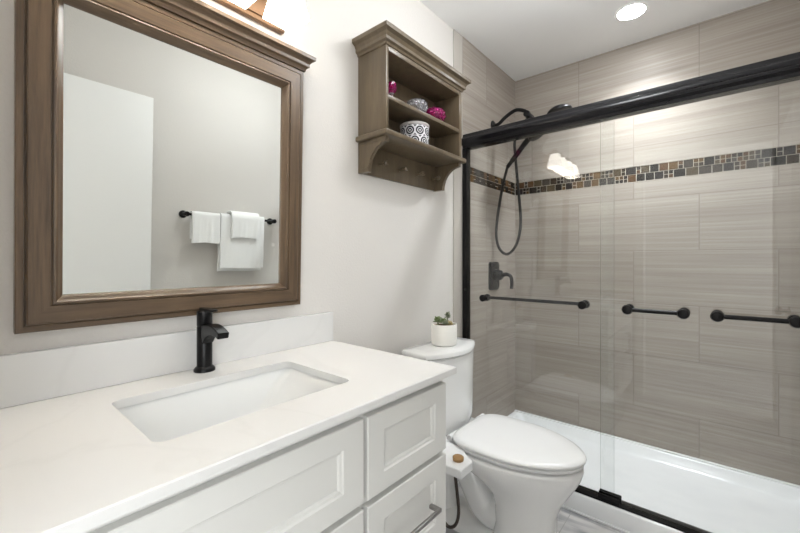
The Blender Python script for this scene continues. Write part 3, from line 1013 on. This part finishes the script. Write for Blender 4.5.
bd = thing('bidet_attachment', 'flat white bidet attachment with a round wooden knob at the side of the toilet', 'bidet', (1.25, -0.37, 0.386))
bm = B()
prism(bm, [(1.315, -0.268), (1.685, -0.268), (1.685, -0.33), (1.60, -0.36), (1.40, -0.36), (1.315, -0.33)], 0.3862, 0.3928, 'Z')
part('mounting_plate', bm, plastic, bd)
bm = B()
P = [(1.178, -0.262), (1.335, -0.262), (1.335, -0.345), (1.298, -0.372), (1.262, -0.424), (1.178, -0.424)]
loft(bm, [[(x, y, z) for x, y in P] for z in (0.374, 0.402)] + [[(1.25 + (x - 1.25) * 0.97, -0.35 + (y + 0.35) * 0.97, 0.405) for x, y in P]])
part('control_arm', bm, plastic, bd, smooth=25)
bm = B(); lathe(bm, (1.236, -0.377, 0.4055), [(0.020, 0), (0.021, 0.002), (0.021, 0.012), (0.018, 0.0145)], 28); part('knob', bm, knob_wood, bd, 'round wooden knob')
bm = B()
tube(bm, spline([(1.215, -0.374, 0.374), (1.215, -0.378, 0.345), (1.215, -0.386, 0.29), (1.215, -0.392, 0.235), (1.214, -0.388, 0.195), (1.212, -0.374, 0.166), (1.210, -0.350, 0.154), (1.205, -0.325, 0.172), (1.19, -0.26, 0.21), (1.16, -0.14, 0.20), (1.142, -0.047, 0.165)], 8), 0.0062, 12)
part('hose', bm, hose_m, bd, 'dark water hose')

sv = thing('water_stop_valve', 'small chrome water valve on the wall beside the toilet', 'valve', (1.14, 0, 0.16))
bm = B(); lathe(bm, (1.14, -0.0005, 0.16), [(0.026, 0), (0.026, -0.004), (0.010, -0.010), (0.010, -0.046)], 22, 'Y'); part('body', bm, nickel, sv)
bm = B(); lathe(bm, (1.14, -0.033, 0.171), [(0.006, -0.001), (0.006, 0.016), (0.015, 0.018), (0.015, 0.026), (0.006, 0.028)], 18); part('handle', bm, nickel, sv)

# succulent pot on the tank
pt = thing('potted_succulent', 'small succulents in a plain white pot on the toilet tank', 'plant', (1.512, -0.125, 0.762))
px, py, pz = 1.512, -0.128, 0.7617
bm = B(); lathe(bm, (px, py, pz), [(0.052, 0), (0.059, 0.004), (0.061, 0.012), (0.061, 0.098), (0.0595, 0.100), (0.056, 0.099), (0.055, 0.082)], 44); part('pot', bm, pot_m, pt)
bm = B(); lathe(bm, (px, py, pz + 0.084), [(0.0545, 0), (0.0545, 0.006), (0.035, 0.010), (0.01, 0.011)], 30); part('soil', bm, soil_m, pt)
def leaf(bm, base, d, ln, w, th):
    d = d.normalized()
    u, v = frame_of(d)
    rings = []
    for t, k in ((0, 0.35), (0.3, 0.85), (0.6, 1.0), (0.85, 0.7), (1.0, 0.12)):
        c = base + d * ln * t
        rings.append([c + u * math.cos(2 * PI * a / 8) * w * k + v * math.sin(2 * PI * a / 8) * th * k for a in range(8)])
    loft(bm, rings)
rnd = random.Random(3)
def stem_of(name, x, y, h, lean, rad, m, nl):
    bm = B()
    b0 = Vector((px + x, py + y, pz + 0.090))
    tip = b0 + Vector((lean[0], lean[1], h))
    tube(bm, [b0 + Vector((0, 0, -0.002)), (b0 + tip) / 2 + Vector((0.002, 0, 0)), tip], 0.003, 8)
    for k in range(nl):
        a = k * 2.4
        el = -0.05 + 1.25 * k / nl
        d = Vector((math.cos(a) * math.cos(el), math.sin(a) * math.cos(el), math.sin(el)))
        t = 0.75 + 0.25 * k / nl if h > 0.016 else 1.0
        leaf(bm, b0.lerp(tip, t), d, rad * rnd.uniform(0.8, 1.1), rad * 0.33, rad * 0.15)
    return part(name, bm, m, pt)
stem_of('succulent', -0.034, 0.010, 0.030, (-0.004, 0.002), 0.024, leaf_m, 16)
stem_of('succulent', -0.024, -0.022, 0.014, (0.0, -0.003), 0.019, leaf2_m, 14)
stem_of('succulent', -0.004, 0.004, 0.020, (0.004, 0.0), 0.021, leaf_m, 15)
stem_of('succulent', 0.012, -0.006, 0.050, (0.010, -0.002), 0.018, leaf2_m, 14)
stem_of('succulent', 0.006, -0.026, 0.006, (0.002, 0.0), 0.019, pale_leaf_m, 13)
stem_of('succulent', 0.034, -0.010, 0.004, (0.0, 0.0), 0.019, pale_leaf_m, 13)

# ------------------------------------------------------------------ towel bar and towels on the opposite wall
YB = -1.458
ZBAR = 1.384
tb = thing('towel_bar', 'black towel bar on the wall opposite the mirror', 'towel bar', (1.245, YO, ZBAR))
bm = B(); tube(bm, [(0.930, YB, ZBAR), (1.547, YB, ZBAR)], 0.008, 16); part('bar', bm, black, tb)
for x in (0.935, 1.542):
    bm = B(); lathe(bm, (x, YO, ZBAR), [(0.024, 0.0004), (0.024, 0.008), (0.011, 0.012), (0.011, 0.050), (0.016, 0.052), (0.016, 0.072), (0.012, 0.075)], 24, 'Y'); part('post', bm, black, tb)

def towel(x0, x1, zf, zb, r0, th, label, seed, folds=1):
    """Towel draped over the bar: r0 is how far its inside lies from the bar's axis."""
    rnd = random.Random(seed)
    bm = B()
    def path(r, trim):
        pts = []
        n = 14
        for k in range(n + 1):
            pts.append((YB + r, zf + trim + (ZBAR - zf - trim) * k / n))
        for k in range(1, 9):
            a = PI * k / 8
            pts.append((YB + r * math.cos(a), ZBAR + r * math.sin(a)))
        for k in range(1, n + 1):
            pts.append((YB - r, ZBAR + (zb + trim - ZBAR) * k / n))
        return pts
    outer = path(r0 + th, 0.0)
    inner = list(reversed(path(r0, 0.0)))
    nx = 26
    ph = [rnd.uniform(0, 6) for _ in range(4)]
    rings = []
    for i in range(nx + 1):
        t = i / nx
        x = x0 + (x1 - x0) * t
        e = min(t, 1 - t) * (x1 - x0)
        pinch = max(0.0, 1 - e / 0.006)
        ring_ = []
        n_o = len(outer)
        for j, (y, z) in enumerate(outer + inner):
            jj = j if j < n_o else len(outer) + len(inner) - 1 - j
            drop = max(0.0, min(1.0, (ZBAR - z) / 0.12))
            front = y > YB
            wob = 0.0035 * math.sin(13 * t + ph[0] + 4 * z) + 0.002 * math.sin(31 * t + ph[1] - 9 * z)
            yy = y + (max(wob, -0.001) * drop if front else -0.0008 * drop * (1 + math.sin(9 * t)))
            mid_y = YB + (r0 + th / 2) * (1 if front else -1)
            if abs(z - ZBAR) > 0.0 or True:
                yy = yy + (mid_y - yy) * 0.6 * pinch * (1 if z < ZBAR else 0.3)
            sag = 0.0022 * math.sin(7 * t + ph[2]) * drop
            ring_.append((x + 0.0012 * math.sin(z * 40 + ph[3]) * drop, yy, z + sag))
        rings.append(ring_)
    loft(bm, rings)
    return bm
bm = towel(0.962, 1.137, 1.206, 1.232, 0.0092, 0.013, '', 1)
solo('hand_towel', bm, towel_m, (1.05, YB, 1.206), 'small white towel hanging alone at the end of the bar nearer the door', 'towel', 60)
bm = towel(1.140, 1.452, 1.040, 1.018, 0.0092, 0.016, '', 2)
solo('bath_towel', bm, towel_m, (1.29, YB, 1.018), 'large white bath towel hanging lowest under a smaller towel', 'towel', 60)
bm = towel(1.203, 1.402, 1.250, 1.28, 0.0345, 0.013, '', 5)
solo('hand_towel', bm, towel_m, (1.30, YB, 1.250), 'small white towel draped over the large bath towel on the bar', 'towel', 60)
